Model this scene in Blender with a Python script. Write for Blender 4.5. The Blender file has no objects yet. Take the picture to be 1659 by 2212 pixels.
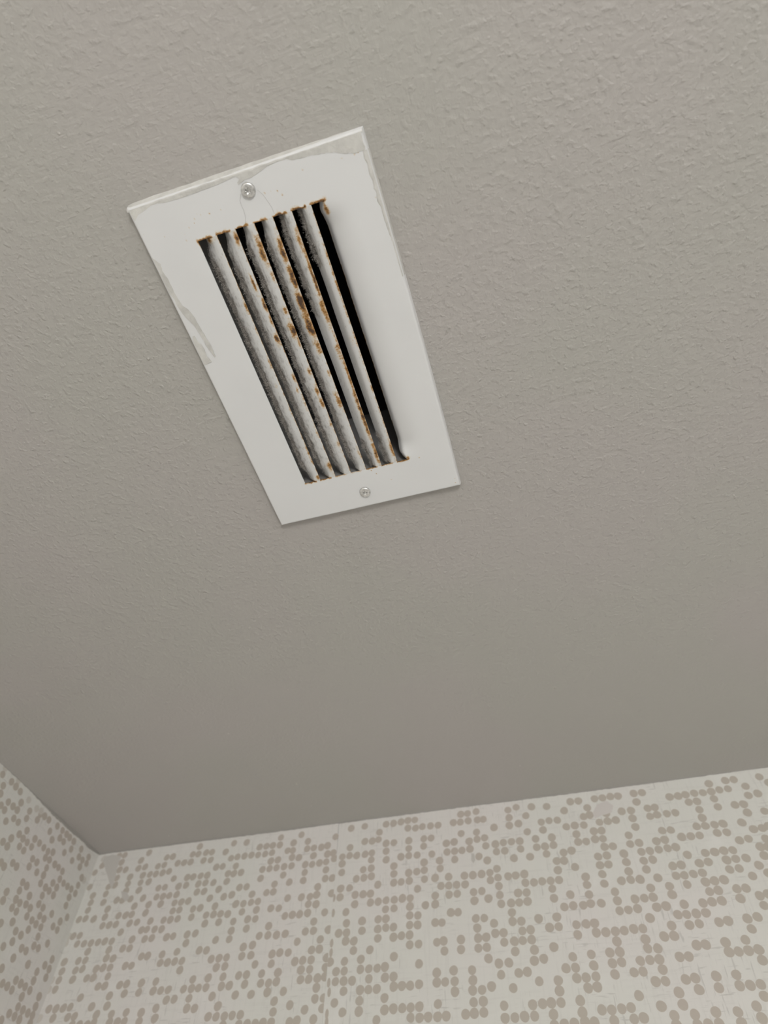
import bpy, bmesh, math, random
from mathutils import Matrix, Vector, noise
C = bpy.context.scene.collection
S = bpy.context.scene

# ------------------------------------------------------------ camera, light, exposure
CEIL = 2.40                      # ceiling height
CZ = CEIL - 0.42                 # the phone is held 42 cm under the ceiling
YB, XL, XR, YF = 0.73123, -0.62314, 1.05, -1.35     # wall planes
R = [[0.9577287, 0.2860965, 0.030076], [-0.2130066, 0.7755298, -0.5942909], [-0.1933494, 0.5627631, 0.8036876]]
FPX = 1424.88                        # focal length in pixels of a 1659 px wide frame
cd = bpy.data.cameras.new('camera')
cam = bpy.data.objects.new('camera', cd); C.objects.link(cam)
m = Matrix((R[0], [-v for v in R[1]], [-v for v in R[2]])).transposed().to_4x4()
m.translation = (0, 0, CZ); cam.matrix_world = m
cd.sensor_fit = 'HORIZONTAL'; cd.lens = 5.0; cd.sensor_width = 1659 / FPX * cd.lens
cd.clip_start = 0.01
cd.dof.use_dof = True; cd.dof.focus_distance = 0.46; cd.dof.aperture_fstop = 1.7
S.camera = cam
w = bpy.data.worlds.new('world'); S.world = w; w.use_nodes = True
w.node_tree.nodes['Background'].inputs['Color'].default_value = (0.6, 0.6, 0.6, 1)
w.node_tree.nodes['Background'].inputs['Strength'].default_value = 0.05

def lamp(name, kind, loc, power, size, color=(1, 0.985, 0.97), rot=None):
    d = bpy.data.lights.new(name, kind); d.energy = power; d.color = color
    if kind == 'AREA':
        d.shape = 'DISK'; d.size = size
    else:
        d.shadow_soft_size = size
    o = bpy.data.objects.new(name, d); C.objects.link(o); o.location = loc
    if rot: o.rotation_euler = rot
    return o
lamp('lamp_globe', 'POINT', (0.46, -1.18, CEIL - 0.95), 34.0, 0.15)
S.view_settings.view_transform = 'Standard'; S.view_settings.look = 'None'
S.view_settings.gamma = 1; S.view_settings.use_curve_mapping = False
S.view_settings.exposure = 0.0

# ------------------------------------------------------------ helpers
def tag(o, label=None, cat=None, group=None, kind=None):
    for k, v in (('label', label), ('category', cat), ('group', group), ('kind', kind)):
        if v: o[k] = v
    return o

def obj(name, verts, faces, mats, parent=None, smooth=False, midx=None, kind=None, label=None):
    me = bpy.data.meshes.new(name); me.from_pydata(verts, [], faces); me.update()
    for mt in (mats if isinstance(mats, (list, tuple)) else [mats]): me.materials.append(mt)
    if midx: me.polygons.foreach_set('material_index', midx)
    if smooth: me.polygons.foreach_set('use_smooth', [True] * len(me.polygons))
    o = bpy.data.objects.new(name, me); C.objects.link(o)
    if parent: o.parent = parent
    return tag(o, label=label, kind=kind)

def box(x0, y0, z0, x1, y1, z1):
    v = [(x, y, z) for x in (x0, x1) for y in (y0, y1) for z in (z0, z1)]
    f = [(0, 1, 3, 2), (4, 6, 7, 5), (0, 4, 5, 1), (2, 3, 7, 6), (0, 2, 6, 4), (1, 5, 7, 3)]
    return v, f

class NT:
    """tiny node-tree writer"""
    def __init__(s, name, rough=0.6, spec=0.4):
        s.m = bpy.data.materials.new(name); s.m.use_nodes = True
        s.t = s.m.node_tree; s.b = s.t.nodes['Principled BSDF']
        s.b.inputs['Roughness'].default_value = rough
        s.b.inputs['Specular IOR Level'].default_value = spec
    def n(s, typ, **kw):
        nd = s.t.nodes.new('ShaderNode' + typ)
        for k, v in kw.items():
            if k[0] == '_': setattr(nd, k[1:], v)
            else:
                i = nd.inputs[int(k[1:])] if k[0] == 'i' and k[1:].isdigit() else nd.inputs[k]
                s.put(i, v)
        return nd
    def put(s, i, v):
        if isinstance(v, bpy.types.NodeSocket): s.t.links.new(v, i)
        elif isinstance(v, bpy.types.Node): s.t.links.new(v.outputs[0], i)
        else: i.default_value = v
    def math(s, op, a, b=0.0, clamp=False):
        return s.n('Math', _operation=op, _use_clamp=clamp, i0=a, i1=b).outputs[0]
    def coord(s, scale=(1, 1, 1), rot=(0, 0, 0)):
        tc = s.n('TexCoord'); mp = s.n('Mapping')
        s.t.links.new(tc.outputs['Object'], mp.inputs[0])
        mp.inputs['Scale'].default_value = scale; mp.inputs['Rotation'].default_value = rot
        return mp.outputs[0]
    def noise(s, vec, scale, detail=2.0, rough=0.5, dist=0.0):
        nd = s.n('TexNoise', Vector=vec, Scale=scale, Detail=detail, Roughness=rough, Distortion=dist)
        return nd.outputs[0]
    def ramp(s, v, a, b, smooth=True):
        nd = s.n('MapRange', i0=v, i1=a, i2=b); nd.interpolation_type = 'SMOOTHSTEP' if smooth else 'LINEAR'
        return nd.outputs[0]
    def mix(s, f, a, b):
        nd = s.n('Mix', _data_type='RGBA'); s.put(nd.inputs[0], f)
        for i, v in ((6, a), (7, b)): s.put(nd.inputs[i], (*v, 1) if isinstance(v, tuple) else v)
        return nd.outputs[2]
    def attr(s, name):
        return s.n('Attribute', _attribute_name=name).outputs['Fac']
    def color(s, c): s.put(s.b.inputs['Base Color'], (*c, 1) if isinstance(c, tuple) else c)
    def bump(s, h, dist, strength=1.0):
        nd = s.n('Bump', Strength=strength, Distance=dist, Height=h); s.put(s.b.inputs['Normal'], nd.outputs[0])

def plain(name, c, rough=0.6, spec=0.4):
    t = NT(name, rough, spec); t.color(c); return t.m

# ------------------------------------------------------------ materials
def ceiling_mat():
    t = NT('ceiling_paint', 0.5, 0.35)
    v = t.coord()
    sep = t.n('SeparateXYZ', Vector=v)
    X, Y = sep.outputs[0], sep.outputs[1]
    orange = t.math('ADD', t.math('MULTIPLY', t.ramp(t.noise(v, 240, 2, 0.5), 0.45, 0.80), 0.6), t.math('MULTIPLY', t.noise(v, 330, 2, 0.5), 0.8))
    lump = t.noise(v, 110, 2, 0.5)
    # roller peel plus brush strokes: along x above the vent, along y to its right
    sx = t.noise(t.coord((0.10, 1, 1), (0, 0, 0.06)), 800, 3, 0.6)
    sy = t.noise(t.coord((1, 0.10, 1), (0, 0, 0.05)), 800, 3, 0.6)
    top = t.math('MULTIPLY', t.ramp(Y, -0.085, -0.01), t.ramp(Y, 0.075, 0.045))
    top = t.math('MULTIPLY', top, t.math('MULTIPLY', t.ramp(X, -0.30, -0.20), t.ramp(X, 0.02, -0.05)))
    rgt = t.math('MULTIPLY', t.ramp(X, 0.06, -0.01), t.ramp(X, -0.06, -0.03))
    rgt = t.math('MULTIPLY', rgt, t.math('MULTIPLY', t.ramp(Y, -0.13, -0.05), t.ramp(Y, 0.16, 0.06)))
    h = t.math('ADD', orange, t.math('MULTIPLY', lump, 0.9))
    h = t.math('MULTIPLY', h, t.n('MapRange', i0=Y, i1=0.30, i2=0.70, i3=1.0, i4=0.25).outputs[0])
    keep = t.math('SUBTRACT', 1.0, t.math('MULTIPLY', t.math('MAXIMUM', top, rgt), 0.30))
    h = t.math('MULTIPLY', h, keep)
    h = t.math('ADD', h, t.math('MULTIPLY', t.math('MULTIPLY', sx, top), 0.34))
    h = t.math('ADD', h, t.math('MULTIPLY', t.math('MULTIPLY', sy, rgt), 0.32))
    # sparse paint nibs
    vo = t.n('TexVoronoi', Vector=v, Scale=55.0, Randomness=1.0)
    pick = t.math('GREATER_THAN', t.n('SeparateColor', i0=vo.outputs['Color']).outputs[0], 0.86)
    nib = t.math('MULTIPLY', t.ramp(vo.outputs['Distance'], 0.075, 0.02), pick)
    h = t.math('ADD', h, t.math('MULTIPLY', nib, 0.9))
    t.bump(h, 0.00072, 0.85)
    tint = t.ramp(t.noise(v, 5.5, 1.5, 0.5), 0.35, 0.65)
    c = t.mix(tint, (0.436, 0.412, 0.389), (0.427, 0.414, 0.381))
    t.color(t.mix(t.math('MULTIPLY', nib, 0.5), c, (0.62, 0.60, 0.55)))
    return t.m

def paper_mat(name, axis):
    t = NT(name, 0.55, 0.3)
    A = (1, 1, 0.09) if axis else (1, 1, 0.09)
    Hs = (0.09, 0.09, 1)
    vert = t.noise(t.coord(A), 330, 2, 0.6)
    hori = t.noise(t.coord(Hs), 330, 2, 0.6)
    mott = t.noise(t.coord(), 28, 3, 0.55)
    tint = t.ramp(t.noise(t.coord(), 9, 1.0, 0.5), 0.38, 0.62)
    base = t.mix(tint, (0.715, 0.692, 0.665), (0.702, 0.697, 0.657))
    base = t.mix(t.math('MULTIPLY', t.ramp(mott, 0.55, 0.8), 0.5), base, (0.78, 0.77, 0.745))
    wv = t.math('ADD', t.ramp(vert, 0.52, 0.72), t.ramp(hori, 0.52, 0.72))
    base = t.mix(t.math('MULTIPLY', wv, 0.13), base, (0.52, 0.50, 0.475))
    # fine dark linen scratches
    g1 = t.ramp(t.noise(t.coord((1, 1, 0.10)), 620, 1, 0.5), 0.645, 0.72)
    g2 = t.ramp(t.noise(t.coord((0.10, 0.10, 1)), 620, 1, 0.5), 0.645, 0.72)
    gm = t.ramp(t.noise(t.coord(), 24, 1, 0.5), 0.47, 0.60)
    g = t.math('MULTIPLY', t.math('MAXIMUM', g1, g2), gm)
    base = t.mix(t.math('MULTIPLY', g, 0.45), base, (0.45, 0.435, 0.41))
    t.color(base)
    t.bump(t.math('ADD', vert, hori), 0.0002, 0.25)
    return t.m

def dot_mat(name, a, b):
    t = NT(name, 0.5, 0.3)
    t.color(t.mix(t.ramp(t.noise(t.coord(), 9, 1, 0.5), 0.38, 0.62), a, b))
    return t.m

WHITE = (0.725, 0.728, 0.725)
def metal_paint(name, base, dusty=False):
    t = NT(name, 0.38, 0.45)
    v = t.coord()
    n1 = t.noise(v, 1100, 4, 0.7)
    n2 = t.noise(v, 260, 3, 0.6)
    rust = t.attr('rust')
    r = t.math('ADD', rust, t.math('MULTIPLY', t.math('SUBTRACT', t.math('ADD', t.math('MULTIPLY', n1, 0.7), n2), 0.85), 1.35))
    halo = t.ramp(r, 0.12, 0.75); core = t.ramp(r, 0.42, 0.85); dark = t.ramp(r, 0.72, 1.15)
    gate = t.ramp(rust, 0.02, 0.12)
    wash = t.ramp(t.noise(v, 22, 2), 0.4, 0.7)
    c = t.mix(t.math('MULTIPLY', wash, 0.12), base, tuple(x * 0.86 for x in base))
    if dusty:
        dust = t.attr('dust')
        streak = t.noise(t.coord((1, 0.25, 1)), 700, 3, 0.6)
        d = t.math('ADD', dust, t.math('MULTIPLY', t.math('SUBTRACT', t.math('ADD', n2, streak), 1.0), 0.9))
        c = t.mix(t.math('MULTIPLY', t.ramp(d, 0.25, 0.95), 0.97), c, (0.13, 0.12, 0.107))
        fine = t.ramp(t.noise(t.coord((1, 0.3, 1)), 1300, 3, 0.6), 0.57, 0.74)
        c = t.mix(t.math('MULTIPLY', fine, 0.5), c, (0.34, 0.30, 0.25))
    if dusty: c = t.mix(t.math('MULTIPLY', t.attr('edge'), 0.6), c, (0.95, 0.93, 0.88))  # highlight on the cut edge, painted into the colour
    c = t.mix(t.math('MULTIPLY', halo, t.math('MULTIPLY', gate, 0.65)), c, (0.60, 0.46, 0.26))
    c = t.mix(t.math('MULTIPLY', core, gate), c, (0.40, 0.20, 0.05))
    c = t.mix(t.math('MULTIPLY', dark, gate), c, (0.075, 0.042, 0.025))
    t.color(c)
    t.put(t.b.inputs['Roughness'], t.math('ADD', 0.36, t.math('MULTIPLY', core, t.math('MULTIPLY', gate, 0.4))))
    t.bump(t.math('ADD', t.math('MULTIPLY', n2, 0.25), t.math('MULTIPLY', t.math('MULTIPLY', core, gate), n1)), 0.0003, 0.35)
    return t.m

def screw_mat():
    t = NT('zinc_screw', 0.28, 0.5)
    t.b.inputs['Metallic'].default_value = 0.85
    v = t.coord()
    t.color(t.mix(t.ramp(t.noise(v, 500, 3, 0.6), 0.35, 0.7), (0.82, 0.81, 0.79), (0.50, 0.50, 0.49)))
    t.bump(t.noise(v, 600, 2, 0.5), 0.0002, 0.2)
    return t.m

def smear_mat(name, c):
    t = NT(name, 0.35, 0.5)
    v = t.coord()
    t.color(t.mix(t.ramp(t.noise(v, 90, 3, 0.6), 0.35, 0.7), c, tuple(x * 0.82 for x in c)))
    t.bump(t.noise(v, 330, 3, 0.6), 0.0008, 0.6)
    return t.m

M = {}
M['ceiling'] = ceiling_mat()
M['paper_back'] = paper_mat('wallpaper_back', 1)
M['paper_left'] = M['paper_back']
M['dot'] = dot_mat('printed_dots', (0.505, 0.452, 0.400), (0.497, 0.455, 0.397))
M['dot_faint'] = dot_mat('printed_dots_under_paste', (0.61, 0.575, 0.53), (0.60, 0.575, 0.525))
M['plate'] = metal_paint('white_enamel', WHITE)
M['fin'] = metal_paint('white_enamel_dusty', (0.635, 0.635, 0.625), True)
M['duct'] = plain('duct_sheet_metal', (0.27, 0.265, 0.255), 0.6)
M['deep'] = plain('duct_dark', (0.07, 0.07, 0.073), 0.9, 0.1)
M['screw'] = screw_mat()
M['smear'] = smear_mat('ceiling_paint_smear', (0.645, 0.635, 0.600))
M['smear_light'] = smear_mat('old_white_paint_smear', (0.70, 0.69, 0.65))
M['lap'] = plain('paint_edge_crease_shade', (0.33, 0.315, 0.29), 0.6)  # lapped ceiling paint, coloured darker to draw the shade of the crease
M['smudge'] = plain('paint_smudge', (0.56, 0.54, 0.505), 0.6)
M['smudge_pink'] = plain('pinkish_smudge', (0.635, 0.60, 0.575), 0.6)
M['plaster'] = plain('plaster', (0.72, 0.72, 0.71), 0.8)
M['floor'] = plain('floor_vinyl', (0.62, 0.62, 0.61), 0.5)
M['lint'] = plain('grey_lint', (0.46, 0.43, 0.395), 0.95, 0.05)
M['chip'] = plain('bare_rusty_edge', (0.11, 0.09, 0.07), 0.8, 0.2)
M['hair_strand'] = plain('hair_fibre', (0.40, 0.38, 0.35), 0.9, 0.1)

# ------------------------------------------------------------ setting
HX0, HX1, HY0, HY1 = -0.1545, -0.0640, 0.0615, 0.2530         # duct hole in the ceiling
xs = [XL - 0.02, HX0, HX1, XR]; ys = [YF, HY0, HY1, YB + 0.02]
vv = [(x, y, CEIL) for y in ys for x in xs]
ff = [(j * 4 + i, (j + 1) * 4 + i, (j + 1) * 4 + i + 1, j * 4 + i + 1) for j in range(3) for i in range(3) if not (i == 1 and j == 1)]
ceil = obj('ceiling', vv, ff, M['ceiling'], kind='structure')
wall_back = obj('wall_back', *box(XL - 0.02, YB + 0.0012, 0, XR, YB + 0.02, CEIL), M['plaster'], kind='structure')
wall_left = obj('wall_left', *box(XL - 0.02, YF, 0, XL - 0.0012, YB + 0.0012, CEIL), M['plaster'], kind='structure')
obj('wall_right', *box(XR, YF, 0, XR + 0.02, YB + 0.02, CEIL), M['plaster'], kind='structure')
obj('wall_front', *box(XL - 0.02, YF - 0.02, 0, XR + 0.02, YF, CEIL), M['plaster'], kind='structure')
obj('floor', *box(XL - 0.02, YF - 0.02, -0.02, XR + 0.02, YB + 0.02, 0), M['floor'], kind='structure')

# wallpaper: printed dots (tenths of a millimetre: along the wall, above the camera) are faces of the sheet itself
def pts(s): return [tuple(int(q) / 10000.0 for q in p.split(',')) for p in s.split()]
BACK = pts('1875,4106 1938,4029 1533,4112 1618,4111 1361,4100 1704,4021 1788,3928 1694,3919 659,4095 571,4098 146,4093 231,4092 317,4096 400,4091 926,4008 1013,4006 1092,4011 1183,4015 1269,4009 1355,4010 1439,4018 1527,4018 574,3998 1096,3925 1180,3923 1354,3928 1361,3837 1529,3836 1613,3833 1616,3742 1779,3736 46,4001 52,3917 -16,3907 229,3913 396,3914 492,3911 668,3913 743,3913 668,3823 743,3831 843,3830 928,3829 1174,3831 1172,3742 139,3824 225,3826 311,3827 488,3824 -32,3814 1089,3661 1173,3656 1264,3657 1346,3657 1524,3648 1259,3572 1351,3567 58,3735 139,3732 490,3729 743,3658 828,3654 1607,3568 1690,3569 1752,3581 400,3649 911,3571 1000,3568 1087,3566 1437,3474 1523,3480 1680,3463 -44,3636 53,3649 133,3645 393,3558 482,3560 657,3557 740,3562 131,3559 216,3555 1599,3391 1664,3383 744,3475 823,3477 481,3467 565,3467 654,3471 1082,3389 1169,3388 1257,3391 1341,3387 43,3467 133,3469 304,3468 909,3389 479,3377 567,3379 994,3297 1080,3301 1251,3301 1337,3302 1433,3300 1601,3305 44,3379 128,3378 308,3382 738,3297 819,3299 482,3291 1246,3210 1334,3211 1519,3221 46,3290 306,3290 741,3202 819,3199 905,3203 991,3205 1424,3130 1570,3143 -125,3280 216,3207 305,3209 395,3203 566,3200 989,3119 1074,3121 1162,3122 -127,3203 44,3197 816,3113 128,3111 -128,3109 129,3027 -130,3025 -203,3016 -28,3019 299,3027 387,3027 472,3028 473,3114 650,3113 652,3035 996,3029 1077,3033 1245,3031 1326,3028 1244,2944 1418,2952 1495,2959 1423,2866 129,2935 212,2936 300,2940 479,2936 566,2939 734,2939 903,2935 987,2938 1076,2939 389,2848 648,2855 727,2850 815,2850 901,2849 723,2759 812,2763 564,2767 987,2761 1069,2765 1239,2770 1329,2776 1241,2683 -214,2847 -132,2846 -134,2764 -45,2760 44,2760 127,2760 217,2767 301,2763 299,2672 38,2674 473,2682 561,2680 731,2590 809,2588 982,2593 1156,2600 984,2515 1066,2513 1149,2514 1236,2516 1234,2433 299,2596 386,2589 -220,2585 -48,2587 42,2586 206,2501 291,2502 375,2501 556,2508 635,2505 -217,2493 -46,2499 38,2502 380,2419 207,2415 126,2414 -45,2410 552,2331 634,2336 812,2339 980,2338 976,2256 1062,2254 1148,2255 -306,2402 -216,2405 -306,2319 -223,2323 294,2331 377,2329 122,2235 465,2238 637,2248 804,2252 1141,2170 287,2146 469,2147 1052,2103 -223,2148 -137,2143 -49,2147 32,2151 374,2073 544,2072 717,2080 893,2072 1062,2018 -387,2069 -306,2062 -135,2064 35,2067 119,2071 372,2006 543,2001 629,2000 718,1999 894,1994 -1656,4014 -1379,4110 -1300,4109 -1197,4120 -1474,4022 -1391,4018 -1299,4022 -1191,4019 -1124,4017 -829,4089 -733,4110 -560,4093 -392,4074 -637,3998 -828,3999 -835,3909 -733,3918 -1010,3908 -1391,3884 -1213,3878 -479,3903 -392,3909 -303,3903 -475,3814 -648,3814 -209,4001 -123,4095 -33,4092 -1304,3785 -1214,3798 -1127,3804 -1567,3793 -1476,3798 -1563,3695 -1476,3695 -1393,3694 -1302,3700 -1123,3714 -1013,3720 -923,3727 -835,3726 -743,3722 -569,3726 -394,3721 -571,3635 -481,3634 -390,3638 -219,3818 -128,3821 -129,3725 -128,3641 -1010,3636 -918,3636 -746,3637 -831,3547 -657,3543 -479,3553 -1208,3607 -1481,3604 -1120,3555 -1652,3610 -1649,3525 -300,3547 -213,3558 -387,3469 -310,3464 -390,3375 -211,3388 -1026,3456 -1106,3424 -1024,3365 -1107,3347 -1384,3421 -1291,3417 -1197,3419 -1559,3427 -916,3367 -834,3367 -743,3372 -744,3284 -655,3279 -568,3281 -482,3278 -396,3277 -1647,3341 -1561,3337 -1474,3336 -1383,3331 -1023,3279 -478,3199 -477,3107 -1297,3245 -1210,3247 -1562,3245 -1475,3245 -1147,3167 -1295,3159 -1023,3190 -1019,3104 -833,3192 -744,3188 -915,3102 -833,3100 -748,3102 -311,3126 -390,3017 -302,3021 -1553,3068 -1476,3064 -1294,2989 -1207,2985 -920,3012 -922,2929 -835,2924 -1112,2928 -1653,2981 -661,2932 -481,2932 -1709,3431 -1715,3248 -1718,3164 -1724,2987 -1288,2899 -1286,2807 -1204,2809 -1292,2718 -1206,2719 -1108,2836 -1026,2835 -1028,2750 -928,2751 -845,2751 -757,2752 -837,2836 -755,2840 -931,2662 -744,2662 -567,2844 -478,2844 -306,2847 -310,2759 -1642,2810 -1712,2803 -1463,2808 -1467,2719 -1637,2719 -1200,2621 -1103,2572 -1005,2572 -1090,2477 -922,2480 -840,2484 -758,2570 -668,2581 -556,2672 -475,2488 -394,2577 -387,2487 -392,2403 -1553,2544 -1370,2534 -1368,2449 -1376,2367 -1286,2366 -1193,2388 -1641,2453 -1547,2452 -1549,2367 -1722,2536 -1724,2454 -989,2362 -739,2400 -563,2395 -566,2313 -569,2223 -656,2226 -737,2224 -827,2221 -396,2228 -394,2139 -1375,2272 -1284,2274 -1092,2229 -1720,2278 -1727,2178 -1643,2179 -1458,2183 -1376,2186 -1285,2188 -1092,2133 -1003,2133 -913,2136 -824,2135 -653,2138 -657,2058 -569,2062 -481,2062 -3367,4107 -2726,4108 -2554,4112 -2918,4029 -2367,4017 -2543,3928 -2450,3923 -2375,3931 -2287,4104 -2194,4104 -2102,4110 -2018,4116 -1933,4112 -2018,4024 -1927,4013 -1842,4020 -1746,4017 -3456,4018 -3271,4014 -3452,3926 -3522,3931 -3269,3925 -3184,3926 -3087,3922 -3010,3933 -3451,3844 -3361,3831 -3177,3833 -3001,3833 -2928,3838 -2907,3771 -3008,3744 -3091,3740 -3181,3734 -3269,3740 -3443,3745 -3264,3650 -3269,3561 -3001,3652 -2998,3555 -2913,3552 -3442,3560 -2723,3876 -2809,3779 -2722,3783 -2633,3775 -2531,3778 -2450,3784 -2453,3706 -2807,3700 -2803,3602 -2449,3612 -2544,3606 -2622,3514 -2532,3516 -2444,3523 -2364,3425 -2280,3875 -2187,3873 -2278,3784 -2275,3687 -2008,3875 -2008,3785 -2008,3704 -2100,3701 -1910,3699 -1829,3876 -1743,3874 -1831,3791 -1739,3692 -2182,3607 -2180,3523 -2179,3428 -2095,3428 -2002,3430 -2008,3516 -1830,3610 -1915,3519 -1829,3525 -1829,3430 -1908,3337 -3080,3472 -3084,3388 -3163,3375 -3267,3379 -3436,3386 -3173,3297 -3079,3288 -2904,3386 -2801,3426 -2695,3422 -2800,3335 -2624,3344 -2530,3341 -2445,3339 -2621,3246 -2441,3247 -2352,3248 -2264,3253 -2171,3250 -2080,3256 -1992,3250 -3349,3203 -3262,3201 -3168,3206 -2967,3195 -2717,3175 -3084,3112 -2527,3070 -2702,3063 -2266,3163 -2172,3164 -1996,3167 -1824,3164 -2345,3071 -2261,3069 -1996,3079 -1907,3071 -2347,2977 -2258,2983 -2175,2981 -1999,2986 -1912,2980 -3169,3020 -3076,3021 -2905,3017 -2783,2972 -2694,2970 -2521,2975 -3251,2928 -2987,2929 -2698,2891 -2607,2884 -2343,2889 -2173,2886 -2086,2893 -1999,2893 -1997,2802 -1905,2802 -3075,2835 -2987,2838 -2604,2795 -2425,2788 -3341,2831 -2165,2708 -1901,2625 -3251,2741 -3163,2745 -3069,2743 -2896,2751 -2854,2708 -2695,2703 -2517,2709 -2899,2663 -3170,2659 -3074,2657 -2779,2617 -2691,2616 -2517,2619 -2427,2618 -2338,2617 -2257,2623 -2896,2581 -3162,2571 -3074,2570 -2978,2573 -2779,2529 -2690,2528 -2599,2525 -2423,2530 -2254,2530 -2166,2532 -2979,2489 -2683,2441 -2509,2440 -2422,2439 -2335,2439 -2162,2447 -2077,2448 -1994,2445 -1903,2451 -2983,2395 -2890,2395 -2771,2348 -2511,2350 -2254,2358 -3248,2357 -3082,2309 -2896,2311 -2682,2265 -2513,2263 -2251,2261 -2162,2266 -2073,2265 -1989,2265 -1903,2268 -2980,2224 -3154,2223 -3232,2215 -2330,2184 -1990,2185 -1902,2179 -1818,2181 -4095,4098 -4269,4108 -4360,4011 -4744,4121 -3637,4104 -3637,4014 -5468,4125 -5184,4033 -5099,4035 -4819,4032 -4740,4027 -4634,4032 -4551,4029 -4643,3937 -4543,3933 -3903,4018 -3814,4018 -3729,4018 -3725,3930 -3814,3924 -3907,3923 -3997,3931 -4089,3930 -4183,3930 -4267,3923 -5002,3942 -4913,3939 -4820,3938 -5277,3934 -5189,3941 -5360,3844 -5273,3841 -5181,3845 -5095,3853 -4998,3757 -5344,3755 -4444,3835 -4358,3835 -4180,3820 -3721,3830 -3631,3833 -3813,3742 -3722,3742 -3634,3743 -3537,3745 -4265,3741 -4185,3733 -4092,3736 -4258,3650 -3533,3649 -3818,3640 -4813,3752 -4730,3750 -4632,3752 -4542,3749 -4801,3660 -4902,3657 -4636,3659 -4543,3662 -4435,3654 -5177,3664 -5090,3665 -4344,3569 -4629,3566 -4535,3564 -3625,3556 -3626,3472 -3712,3471 -4073,3563 -3982,3562 -5168,3560 -5080,3559 -4995,3560 -4898,3563 -4435,3478 -4256,3477 -4154,3490 -3894,3471 -5083,3474 -4895,3469 -4807,3471 -4715,3473 -5247,3482 -4342,3382 -4079,3382 -3982,3377 -3887,3382 -3802,3384 -4892,3380 -4805,3383 -4624,3377 -4533,3381 -3802,3294 -3981,3290 -3624,3295 -3527,3287 -3438,3199 -5157,3293 -4982,3288 -4891,3286 -4797,3287 -4620,3289 -4433,3294 -4340,3294 -4248,3292 -4157,3282 -4425,3205 -4251,3205 -4067,3196 -3891,3204 -3797,3200 -3887,3108 -4069,3101 -4074,3017 -4242,3022 -3617,3111 -5069,3198 -4976,3192 -5073,3107 -4881,3101 -4797,3105 -4620,3108 -4518,3111 -4611,3020 -3714,3022 -3611,3019 -3507,3013 -3405,3017 -3883,2925 -3776,2936 -4420,2933 -4328,2926 -4698,2939 -4879,2926 -3527,2831 -3438,2838 -3883,2837 -3776,2838 -4247,2835 -4153,2837 -4063,2838 -4875,2843 -4785,2841 -4696,2844 -4605,2843 -4603,2755 -4164,2750 -4063,2753 -3709,2747 -3520,2739 -4866,2664 -4418,2655 -4235,2657 -4061,2656 -3879,2656 -3789,2657 -3613,2655 -3429,2653 -4502,2572 -4410,2571 -4327,2571 -4238,2570 -4870,2578 -4779,2576 -4688,2577 -4057,2569 -3967,2570 -3790,2571 -3609,2568 -3519,2564 -3432,2571 -4144,2485 -3878,2481 -3697,2475 -3518,2483 -3338,2480 -4680,2484 -4589,2486 -4413,2483 -3425,2400 -4781,2417 -4413,2395 -4321,2389 -4053,2394 -4765,2327 -4142,2308 -4052,2303 -3957,2302 -3872,2305 -3781,2305 -3423,2309 -3429,2223 -3516,2223 -3602,2223 -3690,2223 -3782,2225 -3958,2228 -5910,4132 -5827,4133 -5838,4044 -5830,3949 -5739,3940 -5553,4036 -5555,3938 -5462,3945 -5638,3841 -5458,3843 -5826,3848 -5635,3758 -5458,3756 -5821,3762 -5909,3751 -5632,3674 -5448,3666 -5912,3667 -5904,3568 -5722,3576 -5637,3568 -5528,3572 -5353,3565 -5442,3482 -5808,3481 -5256,3392 -5809,3394 -5622,3392 -5524,3388 -5442,3390 -5803,3297 -5711,3297 -5620,3296 -5433,3293 -5336,3296 -5518,3204 -5243,3204 -5172,3205 -6193,3953 -6187,3773 -6096,3664 -6089,3581 -6089,3494 -5961,3384 -6081,3399 -6171,3396 -6117,4034 -6165,3214 -6077,3212 -5333,3113 -5166,3104 -6071,3124 -5975,3119 -5881,3118 -5786,3119 -5697,3121 -5601,3115 -5884,3029 -5603,3026 -5601,2942 -5510,2932 -5420,3026 -5329,3022 -5142,2926 -5063,2925 -5318,2845 -5237,2841 -6158,2942 -5968,2940 -5877,2939 -6144,2847 -5963,2844 -5875,2853 -6141,2759 -5958,2754 -6145,2670 -5689,2841 -5602,2846 -5511,2842 -5776,2755 -5689,2755 -5503,2756 -5588,2664 -5503,2664 -5315,2660 -5230,2665 -5045,2662 -5046,2575 -5223,2575 -5404,2565 -5770,2570 -5587,2476 -5396,2472 -6134,2486 -6041,2483 -5948,2484 -5862,2488 -6037,2396 -5852,2395 -5767,2398 -5494,2399 -5309,2392 -5131,2399 -4946,2387 -4942,2310 -5125,2319 -5208,2320 -5303,2321 -5496,2331 -5575,2313 -5670,2318 -5764,2319')
BACK_FAINT = pts('-6305,3954 -6270,3406 -6285,3514 -6135,4121 -6229,3215 -6235,3144 -6239,2764 -6233,2674 -6212,2403')
BACK_CUT = pts('-2854,2883 -2851,2794 -2848,2524 -2836,2441 -2842,2260 -2837,2193 -2864,3179 -2872,3335')
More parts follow.
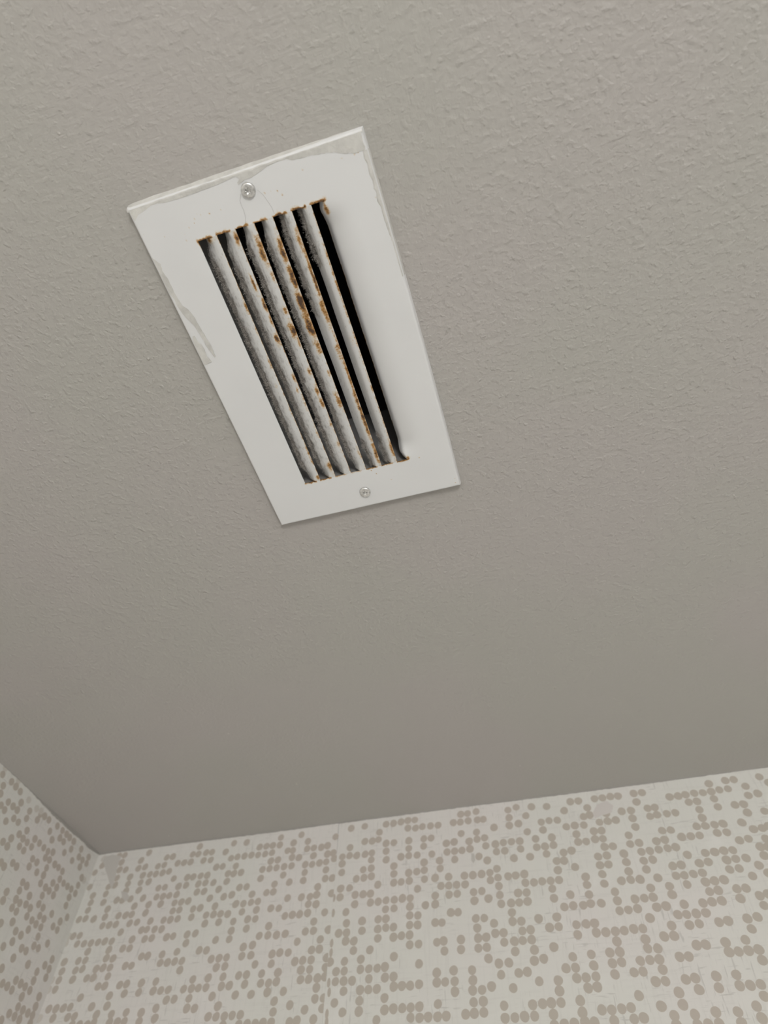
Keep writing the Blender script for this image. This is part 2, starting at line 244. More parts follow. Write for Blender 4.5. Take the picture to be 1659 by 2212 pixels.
LEFT = pts('5288,4119 5451,4125 5370,4030 5541,4117 5632,4109 5391,3945 5544,3931 5718,4020 5550,3839 5635,3931 5716,3930 5474,3853 5893,4013 5641,3758 5725,3835 5811,3835 5898,3927 6061,3996 6068,4069 6144,4084 6234,4086 5986,3828 6324,3992 6405,4099 6414,3934 6517,4100 6606,4101 6524,4012 6682,4095 6610,4007 6775,4093 6783,4001 6695,3915 6876,3904 6955,4083 6965,3993 7052,3991 7138,4070 7143,3994 7051,3908 5821,3655 5901,3743 5984,3733 6067,3730 5984,3645 6071,3639 6157,3724 6154,3814 6247,3811 6342,3803 6431,3801 6513,3832 5735,3573 5822,3565 6433,3728 6510,3740 6518,3651 6520,3568 6527,3481 6621,3739 6701,3739 6790,3734 6798,3648 6885,3638 6971,3639 7053,3642 6251,3630 6336,3630 6251,3544 6399,3547 5842,3400 5907,3385 5999,3467 6077,3462 6260,3375 6343,3370 6268,3289 6100,3204 6628,3478 6712,3566 6803,3554 6707,3474 7154,3823 7144,3727 6104,3118 6273,3199 6351,3193 6271,3112 6355,3107 6443,3307 6446,3218 6531,3214 6533,3130 6630,3390 6631,3298 6720,3295 6802,3466 7147,3634 7069,3555 7070,3462 6894,3299 6721,3209 6804,3209 6632,3127 6715,3120 6808,3123 6365,3007 6465,2953 6562,2950 6635,3034 6823,3033 6817,2938 6900,2943 7013,3032 6482,2857 6652,2854 6732,2856 6386,2776 6212,2935 6592,2739 6841,2763 7077,3288 6993,3203 7082,3200 7165,3369 7183,2930 7104,2844 7195,2837 7193,2753 7019,2752 7022,2667 6761,2587 6849,2585 6931,2583 7023,2576 6675,2505 6761,2498 6592,2504 6495,2609 6941,2493 7201,2573 6945,2403 7034,2401 7124,2400 7204,2483 7209,2402 6857,2319 6950,2319 7038,2316 6785,2236 7218,2333')
LEFT_FAINT = pts('5803,4101 5975,4088 6057,4102 7213,3820 5280,4197 5535,4188')
SEAM = -0.2880
rnd = random.Random(4)

def in_view(p):
    """True for the stretch of wall whose print was read off the photograph"""
    c = [sum(R[i][k] * p[k] for k in range(3)) for i in range(3)]
    if c[2] <= 0: return False
    u, v = FPX * c[0] / c[2] + 829.5, FPX * c[1] / c[2] + 1106
    return -12 < u < 1671 and v < 2224
def fill_dots(known, lo, hi, zlo, zhi, inside):
    """the same kind of print outside what the photograph shows: random cells of a lattice"""
    out = []; p = 0.0087; q = 0.0088
    for i in range(int((hi - lo) / q)):
        for j in range(int((zhi - zlo) / p)):
            a = lo + (i + .5) * q; z = zlo + (j + .5) * p
            if not inside(a, z) and rnd.random() < 0.42:
                out.append((a + rnd.uniform(-.0004, .0004), z + rnd.uniform(-.0004, .0004)))
    return out

def sheet(name, a0, a1, place, dots, faint, parent, mats, edge=None, cut=()):
    """one strip of wallpaper: a thin slab whose front carries the printed dots"""
    V = []; F = []; MI = []
    def add(f, mi): F.append(tuple(f)); MI.append(mi)
    th = 0.0010
    zb, zt = -CZ, 0.42
    n = 12
    if edge is None: edge = lambda z: (0.0, 0.0)
    zz = [zt - (zt - 0.30) * i / n for i in range(n + 1)] + [0.0, zb]
    for z in zz:
        for a, d in ((a0 + edge(z)[0], 0), (a1 + edge(z)[1], 0), (a1 + edge(z)[1], th), (a0 + edge(z)[0], th)):
            V.append(place(a, d, z))
    for i in range(len(zz) - 1):
        for k in range(4):
            add((i * 4 + k, i * 4 + (k + 1) % 4, i * 4 + 4 + (k + 1) % 4, i * 4 + 4 + k), 0)
    add((0, 1, 2, 3), 0)
    def dot(a, z, r, mi, sx=1.0, only=None):
        c = len(V); dep = -rnd.uniform(.00003, .00009); N = 20; ph = rnd.random() * 6.28; e = rnd.uniform(-.03, .03); e3 = rnd.uniform(.0, .03)
        a += rnd.uniform(-.0001, .0001)
        for k in range(N):
            t = 2 * math.pi * k / N
            rr = r * (1 + e * math.cos(2 * t + ph) + e3 * math.cos(3 * t + ph * 2))
            x = a + rr * sx * math.cos(t)
            V.append(place(min(max(x, a0 + 0.0001), a1 - 0.0001), dep, min(z + rr * math.sin(t), zt - 0.0003)))
        add(range(c, c + N), mi)
    for a, z in dots: dot(a, z, 0.00425 * rnd.uniform(0.94, 1.05), 1)
    for a, z in faint: dot(a, z, 0.0041, 2)
    for a, z in cut: dot(a, z, 0.0042, 1, 0.45)
    return obj(name, V, F, mats, parent, midx=MI)

pb = lambda a, d, z: (a, YB + d, CZ + z)
plf = lambda a, d, z: (XL - d, a, CZ + z)
mats = [M['paper_back'], M['dot'], M['dot_faint']]
bl = [d for d in BACK if d[0] < SEAM]; br = [d for d in BACK if d[0] >= SEAM]
br += fill_dots(br, SEAM, XR, 0.0, 0.42, lambda a, z: in_view((a, YB, z)))
bl += fill_dots(bl, XL, SEAM, 0.0, 0.42, lambda a, z: in_view((a, YB, z)))
lf = LEFT + fill_dots(LEFT, -0.2, YB, 0.0, 0.42, lambda a, z: in_view((XL, a, z)))
def seam_gap(z):
    g = max(0.0, (z - 0.385) / 0.035)
    return 0.0011 * min(1, g * 1.6)
obj_sl = sheet('wallpaper_strip', XL, SEAM, pb, bl, BACK_FAINT, wall_back, mats, lambda z: (0, -seam_gap(z) - 0.00012))
sheet('wallpaper_strip', SEAM, XR, pb, br, [], wall_back, mats, lambda z: (0.0, 0.0), [c for c in BACK_CUT])
sheet('wallpaper_strip', YF, YB, plf, lf, LEFT_FAINT, wall_left, mats)

# ceiling paint that laps a few millimetres on to the paper, with a ragged brush edge
def lap(name, P, place, parent, mat, rag=0.0005):
    V = []; F = []
    a = P[0][0]; i = 0; out = []
    while a < P[-1][0]:
        while P[i + 1][0] < a: i += 1
        t = (a - P[i][0]) / (P[i + 1][0] - P[i][0])
        z = P[i][1] + t * (P[i + 1][1] - P[i][1])
        z += rag * noise.noise(Vector((a * 160, 3.1, 0))) + rag * 0.7 * noise.noise(Vector((a * 420, 7.7, 0)))
        out.append((a, min(z, 0.4197))); a += 0.002
    for a, z in out:
        V += [place(a, -0.0006, 0.42), place(a, -0.00055, z + 0.0003), place(a, 0.0002, z)]
    for k in range(len(out) - 1):
        for j in range(2):
            F.append((k * 3 + j, k * 3 + j + 1, k * 3 + 4 + j, k * 3 + 3 + j))
    return obj(name, V, F, mat, parent, smooth=True)
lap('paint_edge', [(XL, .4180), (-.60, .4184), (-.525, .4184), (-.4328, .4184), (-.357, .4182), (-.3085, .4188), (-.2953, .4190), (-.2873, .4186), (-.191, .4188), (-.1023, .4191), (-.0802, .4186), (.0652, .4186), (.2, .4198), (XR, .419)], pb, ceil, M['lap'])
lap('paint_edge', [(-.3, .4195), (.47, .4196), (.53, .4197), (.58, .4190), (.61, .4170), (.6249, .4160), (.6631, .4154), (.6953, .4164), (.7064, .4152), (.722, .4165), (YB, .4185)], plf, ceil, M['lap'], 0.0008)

# smudges of ceiling paint wiped on to the paper near the corner and along the top
def wall_smear(P, mat):
    n = len(P); Q = []
    for a, b in zip(P, P[1:] + P[:1]):
        for k in range(4):
            t = k / 4; x = a[0] + (b[0] - a[0]) * t; z = a[1] + (b[1] - a[1]) * t
            Q.append((x + .0008 * noise.noise(Vector((x * 400, z * 400, 1))), min(z + .0008 * noise.noise(Vector((x * 400, z * 400, 7))), .4185)))
    n = len(Q)
    V = [pb(x, -.00012, z) for x, z in Q] + [pb(x, -.00028, z) for x, z in Q]
    F = [tuple(range(n, 2 * n))] + [(k, (k + 1) % n, n + (k + 1) % n, n + k) for k in range(n)]
    return obj('paint_smear', V, F, mat, wall_back)
wall_smear([(-.6120, .4150), (-.6008, .4162), (-.5876, .4123), (-.5879, .4029), (-.5873, .3948), (-.5856, .3855), (-.5848, .3787), (-.5849, .3710), (-.5922, .3806), (-.5989, .3903), (-.6077, .4016), (-.6137, .4093)], M['smudge'])
wall_smear([(-.5699, .3679), (-.5605, .3654), (-.5550, .3595), (-.5582, .3545), (-.5652, .3594)], M['smudge'])
wall_smear([(.0159, .4024), (.0266, .4052), (.0326, .3990), (.0293, .3915), (.0179, .3893), (.0100, .3872), (.0089, .3936)], M['smudge_pink'])
wall_smear([(-.1290, .3657), (-.1261, .3638), (-.1251, .3572), (-.1274, .3535), (-.1297, .3577)], M['smudge'])

# ------------------------------------------------------------ the vent
OX, OY = -0.1099, 0.1593
vent = bpy.data.objects.new('ceiling_vent', None); C.objects.link(vent)
vent.location = (OX, OY, CEIL)
tag(vent, 'white rusty metal air vent with seven dusty slots, screwed to the grey ceiling', 'vent')
def L(x, y, z): return (x / 1000.0 - OX, y / 1000.0 - OY, z / 1000.0)      # mm in the ceiling plane, z from the ceiling

FX0, FX1, FY0, FY1 = -182.0, -37.9, 38.0, 281.0
ZF = -5.0
SL = [-150.2, -137.8, -125.6, -113.3, -101.3, -89.3, -77.2]
SR = [-141.4, -129.2, -117.3, -105.2, -92.6, -80.6, -68.4]
SY0, SY1 = 65.5, 249.1
def smooth(a, b, x):
    t = max(0.0, min(1.0, (x - a) / (b - a))); return t * t * (3 - 2 * t)
def ends(y, w):                       # 0 at the slot ends, 1 along the middle
    return smooth(0, w, y - SY0) * smooth(0, w, SY1 - y)
XM = -53.0
def wob(x, y): return 0.25 * noise.noise(Vector((x * .02, y * .02, 0)))
def lift7(x, y):                      # the margin right of the last slot is drawn in with its louver
    if x < SR[6] - .01 or x > XM: return 0.0
    t = (XM - x) / (XM - SR[6]); return 3.9 * t * t * ends(y, 16)

SPECKS = [[-143.9, 51.4, 0.7], [-142.1, 52.2, 0.7], [-136.7, 53.1, 0.75], [-129.4, 53.1, 0.9], [-146.6, 53.2, 0.8], [-147.7, 55.3, 0.85], [-151.8, 56.9, 0.7], [-155.6, 59.4, 0.6], [-157, 63, 0.65], [-180.4, 52.9, 0.9], [-168.5, 57.3, 0.6], [-100.8, 52, 0.7], [-97, 52.1, 0.8], [-93.2, 53, 0.7], [-91.2, 55.8, 0.6], [-40.1, 72.3, 0.95], [-75.1, 46.9, 0.8], [-95, 254.7, 0.7], [-93.6, 258.9, 0.6], [-87.6, 261.8, 0.75], [-85.9, 262.9, 0.7], [-81.5, 267.9, 0.6], [-61, 249.8, 0.8], [-98, 251, 0.9], [-39.5, 274.7, 0.9], [-40, 278.3, 0.9], [-39.2, 44.9, 0.9], [-39.3, 52.4, 1.0], [-44.5, 47.8, 1.0], [-52, 47.6, 0.9], [-42.5, 47.5, 1.0]]
def rust_plate(x, y):
    r = 0.0
    for a, b in zip(SL, SR):
        for ye, sgn in ((SY0, -1), (SY1, 1)):
            dx = 1.45 * max(a - x, 0, x - b); dy = abs(y - ye)
            d = math.hypot(dx, dy)
            k = (1.0 if sgn < 0 else 0.9) + .25 * noise.noise(Vector((x * .7, y * .7, 3)))
            if sgn > 0 and a in (SL[2], SL[3]): k = 0.6
            r = max(r, k * math.exp(-(d / ((1.3 if sgn < 0 else .8) * (1 + .9 * noise.noise(Vector((x * .45, ye, 8)))))) ** 2))
        # down the sides of each neck, near the top
        if y > SY0 - 1:
            for e, kk in ((a, .75), (b, .75)):
                r = max(r, kk * math.exp(-((x - e) / .5) ** 2) * math.exp(-((y - SY0) / 7.0) ** 2))
    for sx, sy, q in SPECKS:
        d2 = (x - sx) ** 2 + (y - sy) ** 2
        if d2 < 9: r = max(r, q * math.exp(-d2 / .28))
    return r

def frange(a, b, n): return [a + (b - a) * i / n for i in range(n)]
gx = frange(FX0, -153, 30) + frange(-153, SL[0], 5)
for i in range(7):
    gx += frange(SL[i], SR[i], 14)
    gx += frange(SR[i], SL[i + 1], 7) if i < 6 else frange(SR[6], XM, 16) + frange(XM, FX1, 24) + [FX1]
gy = frange(FY0, 47, 15) + frange(47, SY0 - 3, 26) + frange(SY0 - 3, SY0, 8) + frange(SY0, SY0 + 14, 24) + frange(SY0 + 14, SY1 - 8, 60) \
    + frange(SY1 - 8, SY1, 14) + frange(SY1, SY1 + 4, 9) + frange(SY1 + 4, FY1, 40) + [FY1]
V = []; F = []; RU = []

for y in gy:
    for x in gx:
        bow = (1.2 * math.sin(math.pi * (y - FY0) / (FY1 - FY0)) ** 1.0) * smooth(-57, FX1, x)      # the right edge bows out
        V.append(L(x + bow, y, ZF + lift7(x, y) + wob(x, y)))
        RU.append(rust_plate(x, y))
nx = len(gx)
def inslot(xm, ym):
    return SY0 < ym < SY1 and any(a < xm < b for a, b in zip(SL, SR))
for j in range(len(gy) - 1):
    for i in range(nx - 1):
        xm = (gx[i] + gx[i + 1]) / 2; ym = (gy[j] + gy[j + 1]) / 2
        if inslot(xm, ym): continue
        # along the middle the necks are part of the louvers
        if SY0 + 0.0 < ym < SY1 - 0.0 and SL[0] < xm < XM: continue
        F.append((j * nx + i, (j + 1) * nx + i, (j + 1) * nx + i + 1, j * nx + i + 1))
# rolled rim down to the ceiling
ring = [(i, 0) for i in range(nx)] + [(nx - 1, j) for j in range(1, len(gy))] + [(i, len(gy) - 1) for i in range(nx - 2, -1, -1)] + [(0, j) for j in range(len(gy) - 2, 0, -1)]
base = len(V); RN = [(0.45, .25), (0.95, 1.1), (1.35, 2.6), (1.7, 4.95)]
for o, zz in RN:
    for i, j in ring:
        v = V[j * nx + i]
        ox = (-o if i == 0 else o if i == nx - 1 else 0); oy = (-o if j == 0 else o if j == len(gy) - 1 else 0)
        V.append((v[0] + ox / 1000, v[1] + oy / 1000, v[2] + zz / 1000 if zz < 4 else -0.00003))
        RU.append(RU[j * nx + i] * .8)
n = len(ring)
for k in range(len(RN)):
    for q in range(n):
        a0 = ring[q][1] * nx + ring[q][0] if k == 0 else base + (k - 1) * n + q
        q2 = (q + 1) % n
        b0 = ring[q2][1] * nx + ring[q2][0] if k == 0 else base + (k - 1) * n + q2
        F.append((a0, b0, base + k * n + q2, base + k * n + q))
def fattr(o, name, vals):
    at = o.data.attributes.new(name, 'FLOAT', 'POINT'); at.data.foreach_set('value', vals)
plate = obj('faceplate', V, F, M['plate'], vent, smooth=True)
fattr(plate, 'rust', RU)
bm = bmesh.new(); bm.from_mesh(plate.data); bmesh.ops.recalc_face_normals(bm, faces=bm.faces)
bm.to_mesh(plate.data); bm.free()
md = plate.modifiers.new('sheet', 'SOLIDIFY'); md.thickness = 0.0007; md.offset = -1
md = plate.modifiers.new('edges', 'EDGE_SPLIT'); md.split_angle = 0.8
nz = sum(p.normal.z * p.area for p in plate.data.polygons)
if nz > 0: plate.data.flip_normals()

# louvers: each is slit along its right edge and drawn up into the duct along its left
# patches of rust: (s from the right edge, y, size s, size y, strength)
RUST = {
 0: [(0.6, 110, .8, 5, .75), (0.6, 128, .7, 3, .7), (.8, 150, .8, 5, .7), (.6, 190, .7, 6, .6), (.6, 225, .7, 8, .7), (1.0, 246, 2, 2, .9), (7, 67, 5, 2.0, .8), (3, 168, 1.2, 1.5, .6)],
 1: [(2.2, 98, 1.0, 6.5, 1.1), (1.0, 71, 1.6, 4, 1.1), (.8, 113, 1.2, 5, 1.1), (.7, 124, 1.0, 4, 1.0), (1.5, 136, 1.8, 4, 1.2), (1.0, 165, 1, 4, .8), (.8, 185, .9, 6, .7), (.8, 208, .8, 5, .7), (2.2, 174, 1.0, 2.5, .8), (1.0, 240, 2.2, 5, .9)],
 2: [(1.8, 82, 2.0, 10, 1.05), (1.2, 98, 1.4, 5, .8), (1.5, 120, 1.4, 3, .9), (1.8, 133, 2.1, 5.5, 1.2), (.9, 142, 1.0, 4, .9), (1.6, 163, 1.2, 3, .9), (1.3, 178, 1.4, 4.5, 1.0), (1.2, 188, 1.4, 4, .95), (.8, 205, 1, 5, .7), (1.2, 225, 1.2, 6, .6)],
 3: [(1.7, 86, 2.0, 10, 1.1), (1.4, 101, 1.9, 11, 1.15), (2.0, 118, 2.6, 10, 1.2), (2.2, 133, 2.8, 10, 1.2), (1.6, 148, 1.9, 7, .9), (1.2, 170, 1, 6, .6), (1.6, 190, 1.8, 9, .75), (1.0, 235, .9, 8, .6)],
 4: [(1.4, 82, 1.6, 8, .9), (.9, 105, 1.1, 20, 1.05), (.8, 180, .9, 45, .9), (1.5, 128, 1.9, 11, .95), (1.6, 158, 1.8, 9, .75), (.8, 150, .8, 40, .75), (1.0, 205, 1.4, 24, 1.1), (1.0, 238, 1.5, 10, 1.0)],
 5: [(.5, 110, .7, 30, .8), (.6, 170, .6, 60, .6), (2.5, 150, 1.6, 4, .5), (.8, 236, 1.2, 8, .9)],
 6: [(17.5, 70, 1.6, 4, 1.0), (24.8, 150, .7, 90, .85), (16.6, 248, 1.5, 2.0, 1.0)]}
# lint along each louver: (y, half length, strength)
LINT = {0: [(157, 95, 1.0)], 1: [(157, 95, 1.0)], 2: [(157, 95, 1.0)], 3: [(157, 95, 1.0)],
        4: [(80, 38, 1.0), (240, 16, .9), (122, 10, .7)], 5: [(78, 26, .8), (238, 16, .9)], 6: []}
def lint_at(i, y):
    a = 0.0
    for y0, hl, k in LINT[i]: a = max(a, k * (1 - smooth(hl * .75, hl, abs(y - y0))))
    return a * (0.75 + 0.5 * noise.noise(Vector((y * .09, i * 7.3, 0))) + .15)
TH = [31, 31, 32, 34, 43, 50, 60]
def profile(i, y):
    """points (x, z, s) across louver i at y, from its right edge leftwards and up"""
    e = ends(y, 6)
    if i < 6:
        xr = SL[i + 1]; neck = SL[i + 1] - SR[i]
    else:
        xr = XM + 1; neck = XM + 1 - SR[6]
    tab = SR[i] - SL[i] - 0.25
    total = neck + tab
    e2 = ends(y, 15)
    th = math.radians(TH[i] * e2 + (54 if i < 6 else 62) * (1 - e2)) + 0.05 * noise.noise(Vector((y * .04, i * 3.7, 2)))
    s0 = neck * (1 - 0.72 * e) if i < 6 else neck
    a = 0.0
    out = []; x = xr; z = ZF - (.015 if i == 6 else 0)
    N = 20 if i < 6 else 40; ds = total / N; Lb = 5.2
    for k in range(N + 1):
        s = k * ds
        out.append((x, z, s))
        sm = s + ds / 2
        if i == 6: a = math.atan(2 * 3.9 * max(0, min(sm, neck) - 1) / (neck - 1) ** 2 * ends(y, 16))
        ang = a + (th - a) * smooth(0, 1, (sm - s0) / (1.8 + (Lb - 1.8) * e)) if sm > s0 else a
        x -= ds * math.cos(ang); z += ds * math.sin(ang)
    return out
NECK = [SL[k + 1] - SR[k] for k in range(6)] + [XM + 1 - SR[6]]
rl = random.Random(11)
NY = 190
for i in range(7):
    V = []; F = []; RU = []; DU = []; GLINT = []; rows = []
    for j in range(NY + 1):
        y = SY0 + (SY1 - SY0) * j / NY
        pr = profile(i, y); rows.append((y, pr)); N = len(pr)
        li = lint_at(i, y)
        for x, z, s in pr:
            V.append(L(x, y, z + wob(x, y)))
            r = 0.0
            for s1, y1, ss, sy, k in RUST[i]:
                q = ((s - s1) / ss) ** 2 + ((y - y1) / sy) ** 2
                if q < 7: r = max(r, k * math.exp(-q * .8))
            r = max(r, .62 * math.exp(-(s / .35) ** 2) if i < 6 else 0)
            r = max(r, (1.0 * math.exp(-((y - SY0) / 1.0) ** 2) + .85 * math.exp(-((SY1 - y) / .8) ** 2) * (1 if i in (0, 1, 4, 5, 6) else .5)) * smooth(NECK[i] - 1.2, NECK[i] - .2, s))
            RU.append(r)
            DU.append((0.16 + .25 * smooth(1, 6, s) + .7 * smooth(6.2, 10.6, s)) * (0.25 + .75 * min(1, li)) if i < 6 else 0); GLINT.append(1.0 if s < .3 and i < 6 else 0.0)
    for j in range(NY):
        for k in range(N - 1):
            F.append((j * N + k, j * N + k + 1, (j + 1) * N + k + 1, (j + 1) * N + k))
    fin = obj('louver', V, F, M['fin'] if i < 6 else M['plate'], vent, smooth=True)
    fattr(fin, 'rust', RU); fattr(fin, 'dust', DU); fattr(fin, 'edge', GLINT)
    if sum(p.normal.z * p.area for p in fin.data.polygons) > 0: fin.data.flip_normals()
    md = fin.modifiers.new('sheet', 'SOLIDIFY'); md.thickness = 0.0006; md.offset = -1
    md = fin.modifiers.new('edges', 'EDGE_SPLIT'); md.split_angle = 0.8
    if not LINT[i]: continue
    # lint: short curled ribbons of fluff caught on the drawn-up part
    LV = []; LF = []
    clumps = []
    for q in range(190):
        j = rl.randrange(NY)
        if rl.random() < lint_at(i, rows[j][0]): clumps.append((j, 1 - abs(rl.gauss(0, .17)), rl.uniform(.7, 1.7), rl.uniform(.5, 1.8)))
    for q in range(14000):
        if rl.random() < .62 and clumps:
            cj, ct, cr, cb = rl.choice(clumps)
            j = max(0, min(NY, int(cj + rl.gauss(0, cr) * NY / 183))); t = ct + rl.gauss(0, cr) / 14; up = cb * abs(rl.gauss(0, .6))
        else:
            j = rl.randrange(NY); t = 1 - abs(rl.gauss(0, .17)); up = abs(rl.gauss(0, .35))
        y, pr = rows[j]
        if rl.random() > lint_at(i, y) * 1.1: continue
        if t < .5 or t > 1.05: continue
        x, z, s = pr[min(20, max(5, int(t * 20)))]
        w = rl.uniform(.03, .075); p = Vector((x - up * .6, y + rl.uniform(-.6, .6), z - .02 - up))
        d = Vector((rl.gauss(-.25, .7), rl.gauss(0, .8), rl.gauss(-.1, .5))).normalized()
        ln = rl.uniform(.3, .9) * (1.0 if rl.random() < .95 else 1.9)
        side = d.cross(Vector((rl.gauss(0, 1), rl.gauss(0, 1), rl.gauss(0, .3)))).normalized() * w
        b0 = len(LV)
        for k in range(4):
            LV += [L(*(p - side)), L(*(p + side))]
            d = (d + Vector((rl.gauss(0, .55), rl.gauss(0, .55), rl.gauss(0, .45)))).normalized()
            p = p + d * ln / 2.2
        for k in range(3): LF.append((b0 + k * 2, b0 + k * 2 + 1, b0 + k * 2 + 3, b0 + k * 2 + 2))
    obj('lint', LV, LF, M['lint'], fin, kind='stuff', label='grey fluffy lint')

# duct behind the slots: four sheet metal walls, open into the dark
def duct():
    z0, z1 = 0.0005, 0.30
    x0, x1, y0, y1 = (HX0 + .0006) - OX, (HX1 - .0006) - OX, (HY0 + .0006) - OY, (HY1 - .0006) - OY
    P = [(x0, y0), (x1, y0), (x1, y1), (x0, y1)]
    V = [(x, y, z) for z in (z0, 0.09, z1) for x, y in P]
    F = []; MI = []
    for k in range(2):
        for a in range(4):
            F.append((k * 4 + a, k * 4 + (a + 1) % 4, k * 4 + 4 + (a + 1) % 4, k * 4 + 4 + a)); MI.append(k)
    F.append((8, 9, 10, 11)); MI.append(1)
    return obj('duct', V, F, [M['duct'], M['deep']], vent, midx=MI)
duct()

# pan-head screws with a cross recess
def screw_head(x, y, rot, tilt):
    V = []; F = []; r = 4.25; NR, NA = 26, 72
    def h(px, py):
        d = math.hypot(px, py) / r
        z = 1.35 * (1 - d ** 6) ** .5 if d < 1 else 0
        c, s = math.cos(rot), math.sin(rot); u, v = px * c + py * s, -px * s + py * c
        arm = 0
        for p, q in ((u, v), (v, u)):
            arm = max(arm, smooth(.6, .35, abs(p)) * smooth(1.9, 1.2, abs(q)))
        return z - 1.15 * arm
    for a in range(NR + 1):
        for b in range(NA):
            rr = r * (a / NR) ** .85; t = 2 * math.pi * b / NA
            px, py = rr * math.cos(t), rr * math.sin(t)
            V.append((px / 1000, py / 1000, -(h(px, py) + .40) / 1000))
    for q, zz in ((.80, -.38), (.78, .8)):
        for b in range(NA):
            V.append((q * r * math.cos(2 * math.pi * b / NA) / 1000, q * r * math.sin(2 * math.pi * b / NA) / 1000, zz / 1000))
    for a in range(NR + 2):
        for b in range(NA):
            F.append((a * NA + b, a * NA + (b + 1) % NA, (a + 1) * NA + (b + 1) % NA, (a + 1) * NA + b))
    o = obj('screw', V, F, M['screw'], vent, smooth=True, label=None)
    o.location = L(x, y, ZF - .05); o.rotation_euler = tilt
    bm = bmesh.new(); bm.from_mesh(o.data); bmesh.ops.recalc_face_normals(bm, faces=bm.faces); bm.to_mesh(o.data); bm.free()
    return o
screw_head(-109.3, 47.8, 0.5, (0.05, -0.04, 0))
screw_head(-108.2, 268.2, 0.15, (-.04, 0.02, 0))

# smears of paint lapping on to the plate, each a thin skin with its own edge
def smear(P, mat, z=ZF - .02, th=.12, jag=.35, shift=(0, 0)):
    Q = []
    for a, b in zip(P, P[1:] + P[:1]):
        d = math.hypot(b[0] - a[0], b[1] - a[1]); nn = max(1, int(d / 1.2))
        for k in range(nn):
            t = k / nn; x = a[0] + (b[0] - a[0]) * t; y = a[1] + (b[1] - a[1]) * t
            if k: x += jag * noise.noise(Vector((x, y, 1))) ; y += jag * noise.noise(Vector((x, y, 9)))
            Q.append((max(x, FX0 + .15), max(y, FY0 + .1)))
    V = [L(x, y, z) for x, y in Q] + [L(x, y, z - th) for x, y in Q]; n = len(Q)
    F = [tuple(range(n, 2 * n)), tuple(range(n))[::-1]] + [(k, (k + 1) % n, n + (k + 1) % n, n + k) for k in range(n)]
    o = obj('paint_smear', V, F, mat, vent)
    bm = bmesh.new(); bm.from_mesh(o.data); bmesh.ops.recalc_face_normals(bm, faces=bm.faces)
    bmesh.ops.triangulate(bm, faces=[f for f in bm.faces if len(f.verts) > 4]); bm.to_mesh(o.data); bm.free()
    return o
smear([[-182.3, 65.8], [-180.0, 68.9], [-178.5, 71.0], [-179.5, 75.0], [-178.4, 81.0], [-178.6, 89.7], [-177.5, 98.5], [-175.1, 101.5], [-173.4, 107.7], [-173.3, 110.8], [-172.8, 116.4], [-172.3, 122.1], [-171.5, 127.2], [-171.4, 132.1], [-171.8, 136.1], [-172.7, 136.6], [-173.4, 132.7], [-174.4, 128.0], [-174.8, 124.6], [-175.2, 119.7], [-176.1, 113.1], [-178.3, 107.9], [-179.9, 103.2], [-180.9, 97.2], [-180.6, 93.5], [-182.0, 89.4], [-183.2, 88.0], [-183.1, 78.9], [-182.9, 71.2]], M['smear'])
smear([[-180.6, 119.0], [-179.0, 119.0], [-178.7, 123.5], [-177.3, 125.5], [-176.8, 129.7], [-177.5, 134.4], [-175.8, 138.7], [-180.9, 139.7], [-182.0, 139.4], [-181.9, 129.9], [-181.6, 122.7]], M['smear'])
smear([[-182.5, 37.8], [-166.8, 39.0], [-172.1, 40.6], [-178.0, 41.8], [-181.3, 44.4]], M['smear_light'], jag=.2)
smear([[-166.7, 38.1]] + [[-166.7, 38.7], [-159.4, 40.3], [-146.5, 40.7], [-136.3, 40.4], [-124.8, 40.1], [-117.5, 39.5], [-113.8, 39.1], [-111.9, 41.2], [-113.8, 42.4], [-113.7, 43.7], [-111.4, 43.1], [-108.8, 42.1], [-105.5, 42.4], [-99.3, 40.9], [-93.8, 39.3], [-89.6, 39.1]] + [[-89.6, 38.1]], M['smear'], jag=.3)
smear([[-93.0, 38.1]] + [[-93.1, 38.9], [-88.1, 38.6], [-85.1, 37.7], [-81.7, 39.3], [-79.4, 40.6], [-74.3, 41.2], [-69.0, 41.3], [-64.6, 42.0], [-59.4, 42.5], [-54.0, 44.0], [-50.0, 45.9], [-46.8, 46.1], [-44.5, 47.3], [-38.6, 47.4]] + [[-37.9, 47.0], [-37.9, 38.1]], M['smear'], jag=.5)

# bead of paint filling the step between the plate's far edge and the ceiling
def bead():
    V = []; F = []; out = [(-183.4, 36.0, .1), (-178, 35.5, .4), (-165, 35.3, 1), (-145, 35.5, 1), (-120, 35.4, .9), (-90, 35.6, .7), (-60, 36.0, .4), (-36.9, 36.3, .1)]
    N = 120
    for k in range(N + 1):
        x = -183.4 + 146.5 * k / N
        for a, b in zip(out, out[1:]):
            if a[0] <= x <= b[0] + .001: break
        t = (x - a[0]) / (b[0] - a[0]); y0 = a[1] + (b[1] - a[1]) * t; q = a[2] + (b[2] - a[2]) * t
        y0 += .2 * noise.noise(Vector((x * .13, 0, 4))); rip = .3 * noise.noise(Vector((x * .2, 5, 4)))
        prof = [(y0, -.02), (y0 + .35, -.9), (y0 + .8, -2.4), (37.3, -4.3), (38.2 + rip, -5.05 - .3 * q), (38.7 + .7 * q + rip * 2, -5.06)]
        V += [L(x, yy, zz) for yy, zz in prof]
    n = 6
    for k in range(N):
        for j in range(n - 1): F.append((k * n + j, k * n + j + 1, k * n + n + j + 1, k * n + n + j))
    return obj('paint_bead', V, F, M['smear'], vent, smooth=True)
bead()
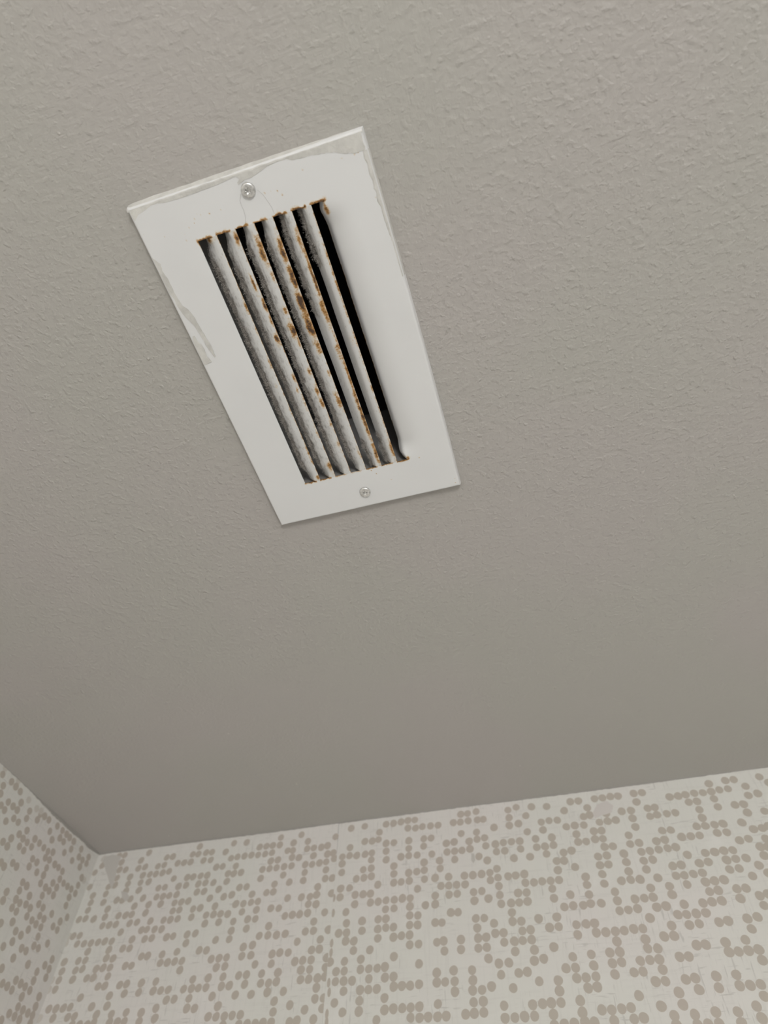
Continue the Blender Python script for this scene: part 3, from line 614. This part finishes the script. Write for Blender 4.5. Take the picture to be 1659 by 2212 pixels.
def ridge():
    V = []; F = []; P = [[-38.6, 47.4], [-38.9, 50.2], [-38.1, 55.1], [-38.6, 59.7], [-37.8, 63.5], [-38.3, 67.6], [-37.6, 69.6], [-38.4, 74.3], [-37.2, 78.4], [-37.4, 84.7], [-36.7, 94.0], [-35.9, 100.9], [-34.7, 111.4], [-33.7, 120.8]]
    Q = []
    for a, b in zip(P, P[1:]):
        nn = max(1, int(math.hypot(b[0] - a[0], b[1] - a[1]) / .8))
        for k in range(nn): Q.append((a[0] + (b[0] - a[0]) * k / nn, a[1] + (b[1] - a[1]) * k / nn))
    for x, y in Q:
        bow = 1.2 * math.sin(math.pi * (y - FY0) / (FY1 - FY0))
        xo = FX1 + bow + 1.55
        x = min(x - 1.0 + .4 * noise.noise(Vector((y * .6, 2, 2))), FX1 + bow - .15)
        V += [L(x, y, ZF - .02), L(x + .25, y, ZF - .2), L(FX1 + bow + .35, y, ZF + .0), L(xo, y, -2.2), L(xo + .3, y, -.05)]
    for k in range(len(Q) - 1):
        for j in range(4): F.append((k * 5 + j, k * 5 + j + 1, k * 5 + 6 + j, k * 5 + 5 + j))
    return obj('paint_bead', V, F, M['smear'], vent, smooth=True)
ridge()

# two thin hairs caught on the plate, from the upper screw to the slots
def hair_strand(P):
    V = []; F = []
    for k, (x, y) in enumerate(P):
        a = P[max(0, k - 1)]; b = P[min(len(P) - 1, k + 1)]
        d = Vector((b[0] - a[0], b[1] - a[1], 0)).normalized(); s = Vector((-d.y, d.x, 0)) * .05
        V += [L(x - s.x, y - s.y, ZF - .30), L(x + s.x, y + s.y, ZF - .30), L(x, y, ZF - .36)]
    for k in range(len(P) - 1):
        for j in range(3): F.append((k * 3 + j, k * 3 + (j + 1) % 3, k * 3 + 3 + (j + 1) % 3, k * 3 + 3 + j))
    return obj('hair', V, F, M['hair_strand'], vent)
hair_strand([[-114.1, 48.5], [-116.2, 51.6], [-116.5, 54.6], [-116.2, 57.2], [-116.8, 60.9], [-118.0, 63.8]])
hair_strand([[-104.2, 49.2], [-102.0, 52.3], [-100.8, 56.1], [-99.7, 60.2], [-99.5, 64.0]])

chip = obj('paint_chip', [L(x, y, z) for z in (ZF - .03, ZF - .06) for x, y in ((-150.1, 280.0), (-146, 279.9), (-139.0, 279.8), (-138.8, 281.0), (-144, 281.0), (-150.2, 281.0))],
           [(6, 7, 8, 9, 10, 11), (5, 4, 3, 2, 1, 0)] + [(k, (k + 1) % 6, 6 + (k + 1) % 6, 6 + k) for k in range(6)], M['chip'], vent, label='dark chip in the enamel at the near edge')
bpy.context.view_layer.update()
